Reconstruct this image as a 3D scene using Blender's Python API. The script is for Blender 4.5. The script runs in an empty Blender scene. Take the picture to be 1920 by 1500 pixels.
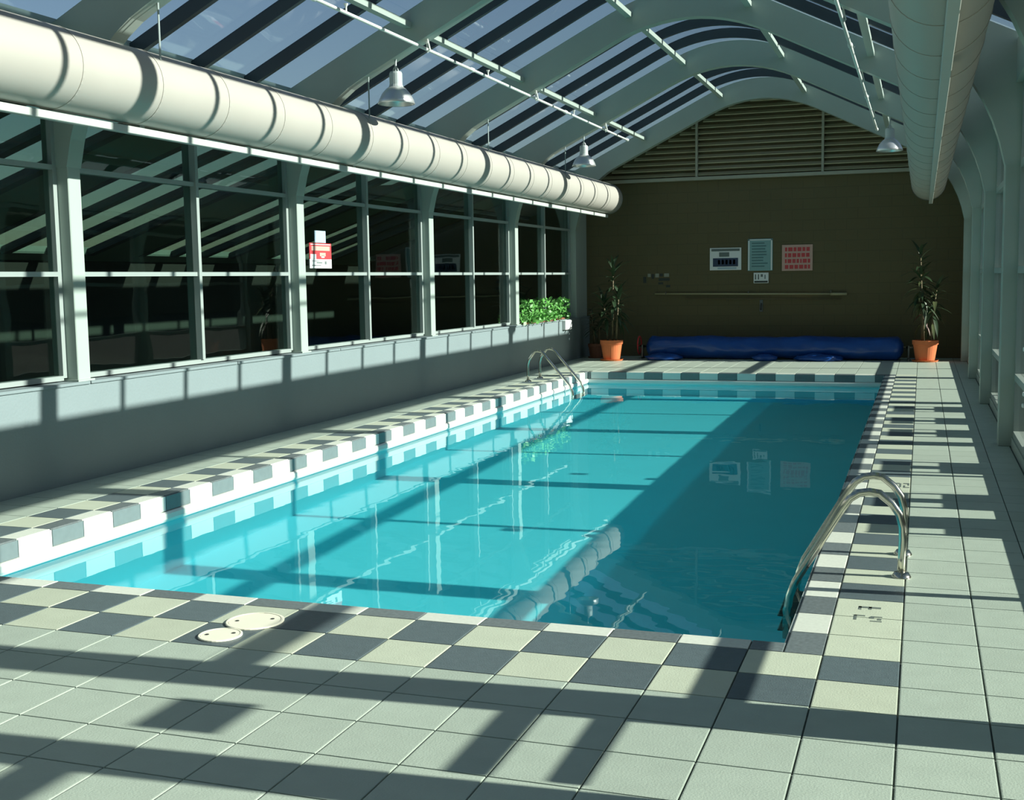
import bpy, bmesh, math, random
from mathutils import Vector, Matrix, noise

# ------------------------------------------------------------------ camera, sky, sun, exposure
scene = bpy.context.scene
COL = scene.collection
random.seed(7)
FPX = 2205.23
CAM = Vector((0.3583, -4.8769, 1.5630))
YAW, PITCH, ROLL = -0.335571, -0.102091, -0.015409
fwd = Vector((math.sin(YAW) * math.cos(PITCH), math.cos(YAW) * math.cos(PITCH), math.sin(PITCH)))
rt0 = Vector((math.cos(YAW), -math.sin(YAW), 0.0))
up0 = rt0.cross(fwd)
RT = rt0 * math.cos(ROLL) + up0 * math.sin(ROLL)
UP = -rt0 * math.sin(ROLL) + up0 * math.cos(ROLL)
cam_data = bpy.data.cameras.new('camera')
cam_data.sensor_fit = 'HORIZONTAL'
cam_data.sensor_width = 36.0
cam_data.lens = 36.0 * FPX / 1920.0
cam_data.clip_start = 0.05
cam = bpy.data.objects.new('camera', cam_data)
COL.objects.link(cam)
cam.matrix_world = Matrix(((RT.x, UP.x, -fwd.x, CAM.x), (RT.y, UP.y, -fwd.y, CAM.y),
                           (RT.z, UP.z, -fwd.z, CAM.z), (0, 0, 0, 1)))
scene.camera = cam

SUN_DIR = Vector((1.0, 0.07, 0.45)).normalized()
world = bpy.data.worlds.new('sky_world')
scene.world = world
world.use_nodes = True
wn = world.node_tree
bg = wn.nodes['Background']
sky = wn.nodes.new('ShaderNodeTexSky')
sky.sky_type = 'NISHITA'
sky.sun_disc = False
sky.sun_elevation = math.asin(SUN_DIR.z)
sky.sun_rotation = math.atan2(SUN_DIR.x, SUN_DIR.y)
sky.air_density = 1.0
sky.dust_density = 0.6
wn.links.new(sky.outputs[0], bg.inputs[0])
bg.inputs[1].default_value = 0.085

sun_data = bpy.data.lights.new('sun_offscreen', 'SUN')
sun_data.energy = 10.0
sun_data.color = (1.0, 0.95, 0.85)
sun_data.angle = math.radians(0.55)
sun_data.cycles.is_caustics_light = True      # sunlight refracts through the water on to the pool floor
sun = bpy.data.objects.new('sun_offscreen', sun_data)
COL.objects.link(sun)
sun.rotation_euler = SUN_DIR.to_track_quat('Z', 'Y').to_euler()
sun.location = SUN_DIR * 80.0

vs = scene.view_settings
vs.view_transform = 'Standard'
vs.look = 'None'
vs.gamma = 1.0
vs.use_curve_mapping = False
vs.exposure = 0.15
scene.cycles.max_bounces = 10
scene.cycles.diffuse_bounces = 5
scene.cycles.glossy_bounces = 5
scene.cycles.transmission_bounces = 6
scene.cycles.transparent_max_bounces = 32
scene.cycles.caustics_refractive = True
scene.cycles.sample_clamp_indirect = 6.0

# ------------------------------------------------------------------ pixel helpers (photo frame 1920 x 1500)
def ray(u, v):
    return RT * ((u - 960) / FPX) - UP * ((v - 750) / FPX) + fwd
def at(u, v, axis, val):
    d = ray(u, v)
    return CAM + d * ((val - CAM[axis]) / d[axis])
def pix(p):
    d = Vector(p) - CAM
    w = d.dot(fwd)
    return (960 + FPX * d.dot(RT) / w, 750 - FPX * d.dot(UP) / w, w)

# ------------------------------------------------------------------ materials
MATS = {}
def mat(name, col, rough=0.5, metal=0.0, var=0.10, nscale=6.0, bump=0.0, bscale=60.0, spec=0.5, rand=0.0, coat=0.0):
    m = bpy.data.materials.new(name)
    m.use_nodes = True
    nt = m.node_tree
    b = nt.nodes['Principled BSDF']
    b.inputs['Roughness'].default_value = rough
    b.inputs['Metallic'].default_value = metal
    b.inputs['Specular IOR Level'].default_value = spec
    b.inputs['Coat Weight'].default_value = coat
    geo = nt.nodes.new('ShaderNodeNewGeometry')
    nz = nt.nodes.new('ShaderNodeTexNoise')
    nz.inputs['Scale'].default_value = nscale
    nz.inputs['Detail'].default_value = 5.0
    nt.links.new(geo.outputs['Position'], nz.inputs['Vector'])
    mr = nt.nodes.new('ShaderNodeMapRange')
    mr.inputs['To Min'].default_value = 1.0 - var
    mr.inputs['To Max'].default_value = 1.0 + var
    nt.links.new(nz.outputs['Fac'], mr.inputs['Value'])
    val = mr.outputs[0]
    if rand > 0:
        oi = nt.nodes.new('ShaderNodeObjectInfo')
        m2 = nt.nodes.new('ShaderNodeMapRange')
        m2.inputs['To Min'].default_value = 1.0 - rand
        m2.inputs['To Max'].default_value = 1.0 + rand
        nt.links.new(oi.outputs['Random'], m2.inputs['Value'])
        mu = nt.nodes.new('ShaderNodeMath')
        mu.operation = 'MULTIPLY'
        nt.links.new(val, mu.inputs[0])
        nt.links.new(m2.outputs[0], mu.inputs[1])
        val = mu.outputs[0]
    vm = nt.nodes.new('ShaderNodeVectorMath')
    vm.operation = 'SCALE'
    vm.inputs[0].default_value = col
    nt.links.new(val, vm.inputs['Scale'])
    nt.links.new(vm.outputs[0], b.inputs['Base Color'])
    if bump > 0:
        n2 = nt.nodes.new('ShaderNodeTexNoise')
        n2.inputs['Scale'].default_value = bscale
        n2.inputs['Detail'].default_value = 3.0
        nt.links.new(geo.outputs['Position'], n2.inputs['Vector'])
        bp = nt.nodes.new('ShaderNodeBump')
        bp.inputs['Strength'].default_value = bump
        bp.inputs['Distance'].default_value = 0.01
        nt.links.new(n2.outputs['Fac'], bp.inputs['Height'])
        nt.links.new(bp.outputs[0], b.inputs['Normal'])
    MATS[name] = m
    return m

def glass_pane(name, tint, refl=1.0):
    """thin pane: straight-through tinted transmission plus a Fresnel mirror reflection on each face"""
    m = bpy.data.materials.new(name)
    m.use_nodes = True
    nt = m.node_tree
    nt.nodes.clear()
    N = nt.nodes.new
    L = nt.links.new
    out = N('ShaderNodeOutputMaterial')
    geo = N('ShaderNodeNewGeometry')
    dot = N('ShaderNodeVectorMath')
    dot.operation = 'DOT_PRODUCT'
    L(geo.outputs['Incoming'], dot.inputs[0])
    L(geo.outputs['Normal'], dot.inputs[1])
    ab = N('ShaderNodeMath'); ab.operation = 'ABSOLUTE'
    L(dot.outputs['Value'], ab.inputs[0])
    om = N('ShaderNodeMath'); om.operation = 'SUBTRACT'; om.inputs[0].default_value = 1.0
    L(ab.outputs[0], om.inputs[1])
    pw = N('ShaderNodeMath'); pw.operation = 'POWER'; pw.inputs[1].default_value = 5.0
    L(om.outputs[0], pw.inputs[0])
    ma = N('ShaderNodeMath'); ma.operation = 'MULTIPLY_ADD'
    ma.inputs[1].default_value = 0.95 * refl
    ma.inputs[2].default_value = 0.045 * refl
    L(pw.outputs[0], ma.inputs[0])
    tr = N('ShaderNodeBsdfTransparent')
    tr.inputs[0].default_value = (*tint, 1)
    gl = N('ShaderNodeBsdfGlossy')
    gl.inputs['Roughness'].default_value = 0.0
    nz = N('ShaderNodeTexNoise')
    nz.inputs['Scale'].default_value = 1.3
    L(geo.outputs['Position'], nz.inputs['Vector'])
    bp = N('ShaderNodeBump')
    bp.inputs['Strength'].default_value = 0.04
    bp.inputs['Distance'].default_value = 0.05
    L(nz.outputs['Fac'], bp.inputs['Height'])
    L(bp.outputs[0], gl.inputs['Normal'])
    mx = N('ShaderNodeMixShader')
    L(ma.outputs[0], mx.inputs[0])
    L(tr.outputs[0], mx.inputs[1])
    L(gl.outputs[0], mx.inputs[2])
    L(mx.outputs[0], out.inputs[0])
    MATS[name] = m
    return m

mat('tile_plain', (0.40, 0.47, 0.41), 0.42, var=0.10, nscale=9, bump=0.15, bscale=120, rand=0.05)
mat('tile_light', (0.52, 0.57, 0.46), 0.42, var=0.08, nscale=9, bump=0.15, bscale=120, rand=0.05)
mat('tile_dark', (0.100, 0.135, 0.150), 0.42, var=0.18, nscale=25, bump=0.2, bscale=160, rand=0.08)
mat('coping_light', (0.68, 0.72, 0.65), 0.38, var=0.16, nscale=55, rand=0.04)
mat('coping_dark', (0.145, 0.175, 0.185), 0.38, var=0.55, nscale=55, rand=0.08)
mat('grout', (0.11, 0.13, 0.115), 0.9, var=0.2, nscale=14)
mat('face_light', (0.70, 0.74, 0.70), 0.25, var=0.04)
mat('face_dark', (0.15, 0.19, 0.20), 0.25, var=0.12, nscale=20)
mat('lip_white', (0.74, 0.78, 0.74), 0.35, var=0.05)
mat('plaster_aqua', (0.13, 0.80, 0.91), 0.7, var=0.04, nscale=2.0)
mat('block_paint', (0.180, 0.228, 0.228), 0.6, var=0.06, nscale=2.5, bump=0.25, bscale=45)
mat('frame_paint', (0.32, 0.385, 0.335), 0.45, var=0.06, nscale=3)
mat('rafter_dark', (0.030, 0.045, 0.055), 0.5, var=0.15)
mat('window_alu', (0.27, 0.315, 0.29), 0.4, var=0.05)
mat('duct_paint', (0.375, 0.36, 0.31), 0.45, var=0.04, nscale=3)
mat('duct_band', (0.30, 0.36, 0.34), 0.5, var=0.06)
mat('rail_paint', (0.40, 0.43, 0.39), 0.45, var=0.05)
mat('pipe_white', (0.62, 0.66, 0.60), 0.4, var=0.05)
mat('slat_brown', (0.40, 0.37, 0.24), 0.6, var=0.12)
mat('trim_tan', (0.33, 0.33, 0.26), 0.6)
mat('chrome', (0.62, 0.60, 0.52), 0.16, metal=1.0, var=0.04)
mat('steel_dark', (0.12, 0.12, 0.12), 0.4, metal=0.8)
mat('cover_blue', (0.008, 0.060, 0.27), 0.28, var=0.25, nscale=5, bump=0.3, bscale=14)
mat('red_paint', (0.50, 0.03, 0.03), 0.5)
mat('terracotta', (0.56, 0.15, 0.05), 0.75, var=0.15)
mat('terracotta_dark', (0.20, 0.075, 0.04), 0.75, var=0.15)
mat('soil', (0.02, 0.015, 0.01), 0.95)
mat('leaf_dark', (0.028, 0.055, 0.024), 0.45, var=0.3)
mat('leaf_pale', (0.085, 0.105, 0.045), 0.45, var=0.35)
mat('leaf_red', (0.12, 0.035, 0.025), 0.5, var=0.3)
mat('leaf_green', (0.11, 0.33, 0.065), 0.5, var=0.4, nscale=14)
mat('cane', (0.12, 0.095, 0.05), 0.8, var=0.3, nscale=25)
mat('paper_white', (0.72, 0.74, 0.72), 0.5, var=0.03)
mat('sign_red', (0.50, 0.045, 0.05), 0.5)
mat('sign_rose', (0.52, 0.33, 0.27), 0.5)
mat('sign_navy', (0.015, 0.03, 0.075), 0.5)
mat('sign_sky', (0.34, 0.45, 0.52), 0.5)
mat('sign_teal', (0.20, 0.36, 0.36), 0.5)
mat('sign_teal_dark', (0.07, 0.16, 0.17), 0.5)
mat('ink', (0.03, 0.035, 0.03), 0.6)
mat('ink_soft', (0.12, 0.15, 0.14), 0.6)
mat('mark_pale', (0.26, 0.27, 0.21), 0.6)
mat('lid_cream', (0.85, 0.83, 0.70), 0.45, var=0.06)
mat('lamp_shade', (0.70, 0.71, 0.68), 0.32, metal=0.7, var=0.06)
mat('lamp_housing', (0.40, 0.45, 0.43), 0.45, metal=0.2)
mat('lamp_glass', (0.75, 0.75, 0.72), 0.3)
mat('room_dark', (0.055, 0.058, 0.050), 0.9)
mat('added_outside_wall', (0.10, 0.09, 0.07), 0.9)
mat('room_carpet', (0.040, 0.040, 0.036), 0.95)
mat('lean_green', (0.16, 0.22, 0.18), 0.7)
mat('outside_ground', (0.06, 0.065, 0.055), 0.9, var=0.2, nscale=0.6)
mat('pole_tan', (0.36, 0.33, 0.19), 0.45)
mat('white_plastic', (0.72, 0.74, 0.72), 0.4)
mat('back_paint', (0.50, 0.54, 0.50), 0.7)
glass_pane('glass_lean', (0.70, 0.78, 0.76), 0.6)
glass_pane('glass_right', (0.925, 0.965, 0.945))
glass_pane('glass_roof', (0.92, 0.965, 0.985), 0.6)
glass_pane('glass_left', (0.70, 0.80, 0.75), 1.2)

def brick_material():
    m = mat('brick_brown', (0.15, 0.125, 0.075), 0.85)
    nt = m.node_tree
    b = nt.nodes['Principled BSDF']
    geo = nt.nodes.new('ShaderNodeNewGeometry')
    sp = nt.nodes.new('ShaderNodeSeparateXYZ')
    cb = nt.nodes.new('ShaderNodeCombineXYZ')
    nt.links.new(geo.outputs['Position'], sp.inputs[0])
    nt.links.new(sp.outputs['X'], cb.inputs['X'])
    nt.links.new(sp.outputs['Z'], cb.inputs['Y'])
    br = nt.nodes.new('ShaderNodeTexBrick')
    br.inputs['Color1'].default_value = (0.112, 0.093, 0.043, 1)
    br.inputs['Color2'].default_value = (0.105, 0.089, 0.041, 1)
    br.inputs['Mortar'].default_value = (0.094, 0.081, 0.039, 1)
    br.inputs['Scale'].default_value = 1.0
    br.inputs['Brick Width'].default_value = 0.40
    br.inputs['Row Height'].default_value = 0.20
    br.inputs['Mortar Size'].default_value = 0.008
    nt.links.new(cb.outputs[0], br.inputs['Vector'])
    nt.links.new(br.outputs['Color'], b.inputs['Base Color'])
    bp = nt.nodes.new('ShaderNodeBump')
    bp.inputs['Strength'].default_value = 0.2
    bp.inputs['Distance'].default_value = 0.006
    bp.invert = True
    nt.links.new(br.outputs['Fac'], bp.inputs['Height'])
    nt.links.new(bp.outputs[0], b.inputs['Normal'])
brick_material()

def water_material():
    m = bpy.data.materials.new('pool_water')
    m.use_nodes = True
    nt = m.node_tree
    nt.nodes.clear()
    out = nt.nodes.new('ShaderNodeOutputMaterial')
    g = nt.nodes.new('ShaderNodeBsdfGlass')
    g.inputs['IOR'].default_value = 1.333
    g.inputs['Roughness'].default_value = 0.0
    g.inputs['Color'].default_value = (0.86, 0.985, 0.985, 1)
    geo = nt.nodes.new('ShaderNodeNewGeometry')
    nz = nt.nodes.new('ShaderNodeTexNoise')
    nz.inputs['Scale'].default_value = 2.2
    nz.inputs['Detail'].default_value = 2.0
    bp = nt.nodes.new('ShaderNodeBump')
    bp.inputs['Strength'].default_value = 0.5
    bp.inputs['Distance'].default_value = 0.0028
    nt.links.new(geo.outputs['Position'], nz.inputs['Vector'])
    nt.links.new(nz.outputs['Fac'], bp.inputs['Height'])
    nt.links.new(bp.outputs[0], g.inputs['Normal'])
    nt.links.new(g.outputs[0], out.inputs[0])
    MATS['pool_water'] = m
water_material()

# ------------------------------------------------------------------ mesh helpers
WPOS = {}
def obj(name, bm, m, parent=None, smooth=False):
    me = bpy.data.meshes.new(name)
    if parent is not None:
        off = WPOS.get(parent.name, Vector((0, 0, 0)))
        if off.length > 0:
            bmesh.ops.translate(bm, verts=bm.verts, vec=-off)
    bm.normal_update()
    bm.to_mesh(me)
    bm.free()
    if smooth:
        for p in me.polygons:
            p.use_smooth = True
    me.materials.append(MATS[m])
    o = bpy.data.objects.new(name, me)
    COL.objects.link(o)
    if parent is not None:
        o.parent = parent
        WPOS[o.name] = WPOS.get(parent.name, Vector((0, 0, 0)))
    return o
def link(name, me, loc, parent=None, rot=None, scale=None):
    o = bpy.data.objects.new(name, me)
    COL.objects.link(o)
    off = Vector((0, 0, 0))
    if parent is not None:
        o.parent = parent
        off = WPOS.get(parent.name, Vector((0, 0, 0)))
    o.location = Vector(loc) - off
    if rot is not None:
        o.rotation_euler = rot
    if scale is not None:
        o.scale = scale
    return o
def mesh_of(name, bm, m, smooth=False):
    me = bpy.data.meshes.new(name)
    bm.normal_update()
    bm.to_mesh(me)
    bm.free()
    me.materials.append(MATS[m])
    if smooth:
        for p in me.polygons:
            p.use_smooth = True
    return me
def thing(name, label, cat, loc, group=None):
    o = bpy.data.objects.new(name, None)
    o.empty_display_size = 0.1
    COL.objects.link(o)
    o.location = loc
    WPOS[o.name] = Vector(loc)
    o['label'] = label
    o['category'] = cat
    if group:
        o['group'] = group
    return o
def tag(o, label, cat, group=None):
    o['label'] = label
    o['category'] = cat
    if group:
        o['group'] = group
    return o
def struct(o):
    o['kind'] = 'structure'
    return o
def B(*boxes, bevel=0.0):
    bm = bmesh.new()
    for b in boxes:
        add_box(bm, *b)
    if bevel > 0:
        bmesh.ops.bevel(bm, geom=bm.edges[:], offset=bevel, segments=1, affect='EDGES')
    return bm
def add_box(bm, x0, x1, y0, y1, z0, z1):
    v = [bm.verts.new(p) for p in ((x0, y0, z0), (x1, y0, z0), (x1, y1, z0), (x0, y1, z0),
                                   (x0, y0, z1), (x1, y0, z1), (x1, y1, z1), (x0, y1, z1))]
    for f in ((0, 3, 2, 1), (4, 5, 6, 7), (0, 1, 5, 4), (1, 2, 6, 5), (2, 3, 7, 6), (3, 0, 4, 7)):
        bm.faces.new([v[i] for i in f])
def add_strip(bm, a, b, y0, y1):
    """solid between two polylines in the XZ plane (same length lists), extruded from y0 to y1"""
    n = len(a)
    A0 = [bm.verts.new((p[0], y0, p[1])) for p in a]
    B0 = [bm.verts.new((p[0], y0, p[1])) for p in b]
    A1 = [bm.verts.new((p[0], y1, p[1])) for p in a]
    B1 = [bm.verts.new((p[0], y1, p[1])) for p in b]
    for i in range(n - 1):
        for q in ((A0[i], A0[i + 1], B0[i + 1], B0[i]), (A1[i + 1], A1[i], B1[i], B1[i + 1]),
                  (A0[i + 1], A0[i], A1[i], A1[i + 1]), (B0[i], B0[i + 1], B1[i + 1], B1[i])):
            try:
                bm.faces.new(q)
            except ValueError:
                pass
    for k in (0, n - 1):
        try:
            q = (A0[k], B0[k], B1[k], A1[k])
            bm.faces.new(q if k == 0 else q[::-1])
        except ValueError:
            pass
    bmesh.ops.remove_doubles(bm, verts=bm.verts, dist=1e-5)
    bmesh.ops.recalc_face_normals(bm, faces=bm.faces)
def add_tube(bm, pts, r, seg=10, cap=True):
    pts = [Vector(p) for p in pts]
    n = len(pts)
    rings = []
    ref = None
    for i, p in enumerate(pts):
        t = (pts[min(i + 1, n - 1)] - pts[max(i - 1, 0)]).normalized()
        if ref is None:
            ref = t.orthogonal().normalized()
        ref = (ref - t * ref.dot(t)).normalized()
        bn = t.cross(ref)
        rr = r[i] if isinstance(r, (list, tuple)) else r
        rings.append([bm.verts.new(p + (ref * math.cos(2 * math.pi * k / seg) + bn * math.sin(2 * math.pi * k / seg)) * rr)
                      for k in range(seg)])
    for i in range(n - 1):
        for k in range(seg):
            bm.faces.new((rings[i][k], rings[i][(k + 1) % seg], rings[i + 1][(k + 1) % seg], rings[i + 1][k]))
    if cap:
        bm.faces.new(rings[0][::-1])
        bm.faces.new(rings[-1])
def T(pts, r, seg=10):
    bm = bmesh.new()
    add_tube(bm, pts, r, seg)
    return bm
def lathe(prof, c, seg=24, axis='Z'):
    bm = bmesh.new()
    c = Vector(c)
    rings = []
    for r, h in prof:
        rg = []
        for k in range(seg):
            a = 2 * math.pi * k / seg
            rg.append(bm.verts.new(c + Vector((r * math.cos(a), r * math.sin(a), h))))
        rings.append(rg)
    for i in range(len(prof) - 1):
        for k in range(seg):
            bm.faces.new((rings[i][k], rings[i][(k + 1) % seg], rings[i + 1][(k + 1) % seg], rings[i + 1][k]))
    return bm

# ------------------------------------------------------------------ dimensions (metres)
TS = 0.305                                   # deck tile
PX0, PX1, PY0, PY1 = -4.95, -0.16, 0.13, 14.20   # pool opening
WATER_Z, FLOOR_Z = -0.20, -1.70
YB, YF = -7.91, 18.20                        # back and far wall
XL_OUT, XL_IN = -6.25, -6.03                 # columns on the left
XR_IN, XR_OUT = 1.03, 1.25                   # columns on the right
BAY = 3.62
FR = [2.95 + BAY * k for k in range(-3, 5)]  # frame lines
XM = -2.47

def inner(x):
    d = abs(x - XM)
    return 4.79 - 0.25 * d * d if d < 1.0 else 4.54 - 0.495 * (d - 1.0)
def outer(x):
    return inner(x) + 0.37

# ------------------------------------------------------------------ floor: grout bed with every near tile a piece
floor = struct(obj('floor', B((-6.28, 1.26, YB, PY0, -0.15, -0.008), (-6.28, 1.26, PY1, YF, -0.15, -0.008),
                              (-6.28, PX0, PY0, PY1, -0.15, -0.008), (PX1, 1.26, PY0, PY1, -0.15, -0.008)), 'grout'))
def tile_bm(w, l):
    bm = bmesh.new()
    g = 0.0035
    c = 0.004
    z0, z1, z2 = -0.010, -0.0009, 0.0
    x, y = w / 2 - g, l / 2 - g
    r0 = [bm.verts.new((sx * x, sy * y, z0)) for sx, sy in ((-1, -1), (1, -1), (1, 1), (-1, 1))]
    r1 = [bm.verts.new((sx * x, sy * y, z1)) for sx, sy in ((-1, -1), (1, -1), (1, 1), (-1, 1))]
    r2 = [bm.verts.new((sx * (x - c), sy * (y - c), z2)) for sx, sy in ((-1, -1), (1, -1), (1, 1), (-1, 1))]
    for a, b in ((r0, r1), (r1, r2)):
        for k in range(4):
            bm.faces.new((a[k], a[(k + 1) % 4], b[(k + 1) % 4], b[k]))
    bm.faces.new(r2)
    bm.faces.new(r0[::-1])
    return bm
cells = []          # (x0, x1, y0, y1, material)
def grid_lines(lo, hi, anchor):
    k0 = math.floor((lo - anchor) / TS)
    out = []
    k = k0
    while anchor + k * TS < hi - 1e-6:
        a, b = max(lo, anchor + k * TS), min(hi, anchor + (k + 1) * TS)
        if b - a > 0.02:
            out.append((k, a, b))
        k += 1
    return out
# near deck (rows below the pool's near edge)
for i, x0, x1 in grid_lines(-6.0, 1.13, 0.0):
    for j, y0, y1 in grid_lines(YB, 0.0, 0.0):
        m = 'tile_plain'
        if j in (-1, -2) and i <= 0:
            m = 'tile_dark' if (i + j) % 2 else 'tile_light'
        cells.append((x0, x1, y0, y1, m))
    if x0 < PX1 + 0.001:                         # near coping row
        xx1 = min(x1, PX1 if x1 > PX1 else x1)
        cells.append((x0, x1 if x1 <= PX1 else PX1, 0.0, PY0, 'coping_dark' if (i % 2) else 'coping_light'))
# right deck
for j, y0, y1 in grid_lines(0.0, YF - 0.01, 0.0):
    if y0 < PY1:
        yy1 = min(y1, PY1 + 0.135)
        cells.append((PX1, 0.0, y0, yy1, 'coping_dark' if j % 2 == 0 else 'coping_light'))
    for i, x0, x1 in grid_lines(0.0, 1.13, 0.0):
        m = 'tile_plain'
        if i == 0 and y0 < PY1:
            m = 'tile_dark' if (j % 2 and j not in (1, 13)) else 'tile_light'
        cells.append((x0, x1, y0, y1, m))
# left deck
for j, y0, y1 in grid_lines(0.0, PY1 + 0.135, 0.0):
    cells.append((PX0 - 0.15, PX0, max(y0, 0.13), y1, 'coping_dark' if j % 2 == 0 else 'coping_light'))
    for i, x0, x1 in grid_lines(-6.0, PX0 - 0.15, PX0 - 0.15):
        m = 'tile_plain'
        if i == -1:
            m = 'tile_dark' if j % 2 else 'tile_light'
        if y0 >= 0.13 or y1 > 0.2:
            cells.append((x0, x1, max(y0, 0.13) if y0 < 0.13 else y0, y1, m))
# far deck
FY = PY1 + 0.135
for i, x0, x1 in grid_lines(-6.0, 0.0, 0.0):
    xa, xb = max(x0, PX0 - 0.15), min(x1, PX1)
    if xb - xa > 0.02 and xa >= PX0 - 0.0:
        cells.append((xa, xb, PY1, FY, 'coping_dark' if i % 2 else 'coping_light'))
    for j, y0, y1 in grid_lines(FY, YF - 0.01, FY):
        cells.append((x0, x1, y0, y1, 'tile_plain'))
def visible_area(c):
    x0, x1, y0, y1, _ = c
    ps = []
    for p in ((x0, y0, 0), (x1, y0, 0), (x1, y1, 0), (x0, y1, 0)):
        d = Vector(p) - CAM
        if d.dot(fwd) < 0.3:
            return 0.0
        ps.append(pix(p))
    cx, cy = sum(p[0] for p in ps) / 4, sum(p[1] for p in ps) / 4
    if not (-40 < cx < 1960 and -40 < cy < 1500):
        return 0.0
    s = 0
    for k in range(4):
        a, b = ps[k], ps[(k + 1) % 4]
        s += a[0] * b[1] - a[1] * b[0]
    return abs(s) / 2
cells.sort(key=visible_area, reverse=True)
tile_cache = {}
rest = {}
for n, (x0, x1, y0, y1, m) in enumerate(cells):
    w, l = round(x1 - x0, 3), round(y1 - y0, 3)
    c = ((x0 + x1) / 2, (y0 + y1) / 2, 0)
    if n < 300:
        key = (w, l, m)
        if key not in tile_cache:
            tile_cache[key] = mesh_of('tile', tile_bm(w, l), m)
        link('tile', tile_cache[key], c, floor)
    else:
        bm = rest.setdefault(m, bmesh.new())
        t = tile_bm(w, l)
        vmap = {}
        for v in t.verts:
            vmap[v] = bm.verts.new(v.co + Vector(c))
        for f in t.faces:
            bm.faces.new([vmap[v] for v in f.verts])
        t.free()
rest_me = bmesh.new()
rest_names = list(rest)
fld = None
me = bpy.data.meshes.new('far_tiles')
verts, faces, mi = [], [], []
for k, m in enumerate(rest_names):
    bm = rest[m]
    bm.verts.index_update()
    base = len(verts)
    verts += [tuple(v.co) for v in bm.verts]
    for f in bm.faces:
        faces.append([base + v.index for v in f.verts])
        mi.append(k)
    bm.free()
rest_me.free()
me.from_pydata(verts, [], faces)
for m in rest_names:
    me.materials.append(MATS[m])
me.polygons.foreach_set('material_index', mi)
fo = link('far_tiles', me, (0, 0, 0), floor)
fo['kind'] = 'stuff'

# depth markings printed on two white tiles of the right deck (strokes as in the photo, too blurred to read)
def marks(name, rects, m, z=0.0015):
    return obj(name, B(*[(a, b, c, d, 0.0002, z) for a, b, c, d in rects]), m, floor)
Z0_, Z1_ = 0.0002, 0.0012
obj('depth_marking', B((0.105, 0.205, 0.765, 0.790, Z0_, Z1_), (0.105, 0.118, 0.735, 0.790, Z0_, Z1_), (0.150, 0.164, 0.745, 0.790, Z0_, Z1_),
                       (0.090, 0.140, 0.625, 0.640, Z0_, Z1_), (0.092, 0.104, 0.560, 0.640, Z0_, Z1_), (0.165, 0.215, 0.620, 0.632, Z0_, Z1_),
                       (0.160, 0.180, 0.595, 0.622, Z0_, Z1_), (0.195, 0.212, 0.575, 0.596, Z0_, Z1_), (0.165, 0.215, 0.548, 0.560, Z0_, Z1_)), 'ink_soft', floor)
obj('depth_marking', B((0.19, 0.202, 4.12, 4.30, Z0_, Z1_), (0.205, 0.228, 4.25, 4.30, Z0_, Z1_), (0.228, 0.240, 4.12, 4.28, Z0_, Z1_),
                       (0.255, 0.295, 4.27, 4.30, Z0_, Z1_), (0.284, 0.296, 4.20, 4.28, Z0_, Z1_), (0.255, 0.268, 4.12, 4.20, Z0_, Z1_),
                       (0.255, 0.298, 4.10, 4.13, Z0_, Z1_)), 'ink_soft', floor)

# ------------------------------------------------------------------ left wall: painted block knee wall, columns
wall_left = struct(obj('wall_left', B((-6.28, -6.00, YB, YF, -0.12, 0.775)), 'block_paint'))
for k in range(12):
    y0 = YB + (YF - YB) * k / 12
    y1 = YB + (YF - YB) * (k + 1) / 12
    obj('sill_cap', B((-6.28, -5.985, y0 + 0.006, y1 - 0.006, 0.775, 0.80), bevel=0.004), 'block_paint', wall_left)
for y in FR:
    obj('column', B((XL_OUT, XL_IN, y - 0.075, y + 0.075, 0.80, 2.52), bevel=0.006), 'frame_paint', wall_left)
    obj('base_plate', B((XL_OUT, XL_IN + 0.02, y - 0.10, y + 0.10, 0.80, 0.815)), 'frame_paint', wall_left)
# right wall: low curb, columns
wall_right = struct(obj('wall_right', B((1.14, 1.32, YB, YF, -0.12, 0.085)), 'frame_paint'))
for y in FR:
    obj('column', B((XR_IN, XR_OUT, y - 0.075, y + 0.075, 0.0, 2.52), bevel=0.006), 'frame_paint', wall_right)

def window(n, xg, side, y0, y1, zs, gm, alu, mids, rail_m, h=0.03, mw=0.03, jamb_m='window_alu'):
    """glazed bay: sill/rails at heights zs, mullions at mids, every pane a part"""
    d = 0.045
    w = struct(obj('window_%d' % n, B((xg - d, xg + d, y0, y0 + 0.05, zs[0], zs[-1]),
                                      (xg - d, xg + d, y1 - 0.05, y1, zs[0], zs[-1])), jamb_m))
    ys = [y0 + 0.05] + mids + [y1 - 0.05]
    for z in zs:
        obj('rail', B((xg - d - 0.004, xg + d + 0.004, y0 + 0.05, y1 - 0.05, z - h, z + h)), rail_m, w)
    for y in mids:
        obj('mullion', B((xg - 0.07, xg + 0.07, y - mw, y + mw, zs[0] + h, zs[-1] - h)), alu, w)
    for a in range(len(ys) - 1):
        for b in range(len(zs) - 1):
            ya = ys[a] + (mw if a > 0 else 0)
            yb = ys[a + 1] - (mw if a < len(ys) - 2 else 0)
            obj('pane', B((xg - 0.004, xg + 0.004, ya, yb, zs[b] + h, zs[b + 1] - h)), gm, w)
    return w
ZL = [0.83, 1.66, 2.50, 3.18]
wn_i = 1
LEFTW = {}
for k in range(len(FR) - 1):
    y0, y1 = FR[k] + 0.075, FR[k + 1] - 0.075
    LEFTW[k] = window(wn_i, -6.18, -1, y0, y1, ZL, 'glass_left', 'window_alu', [(y0 + y1) / 2], 'window_alu', 0.019, 0.022)
    wn_i += 1
ZR = [0.115, 0.63, 1.58, 2.50, 3.18]
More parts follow.
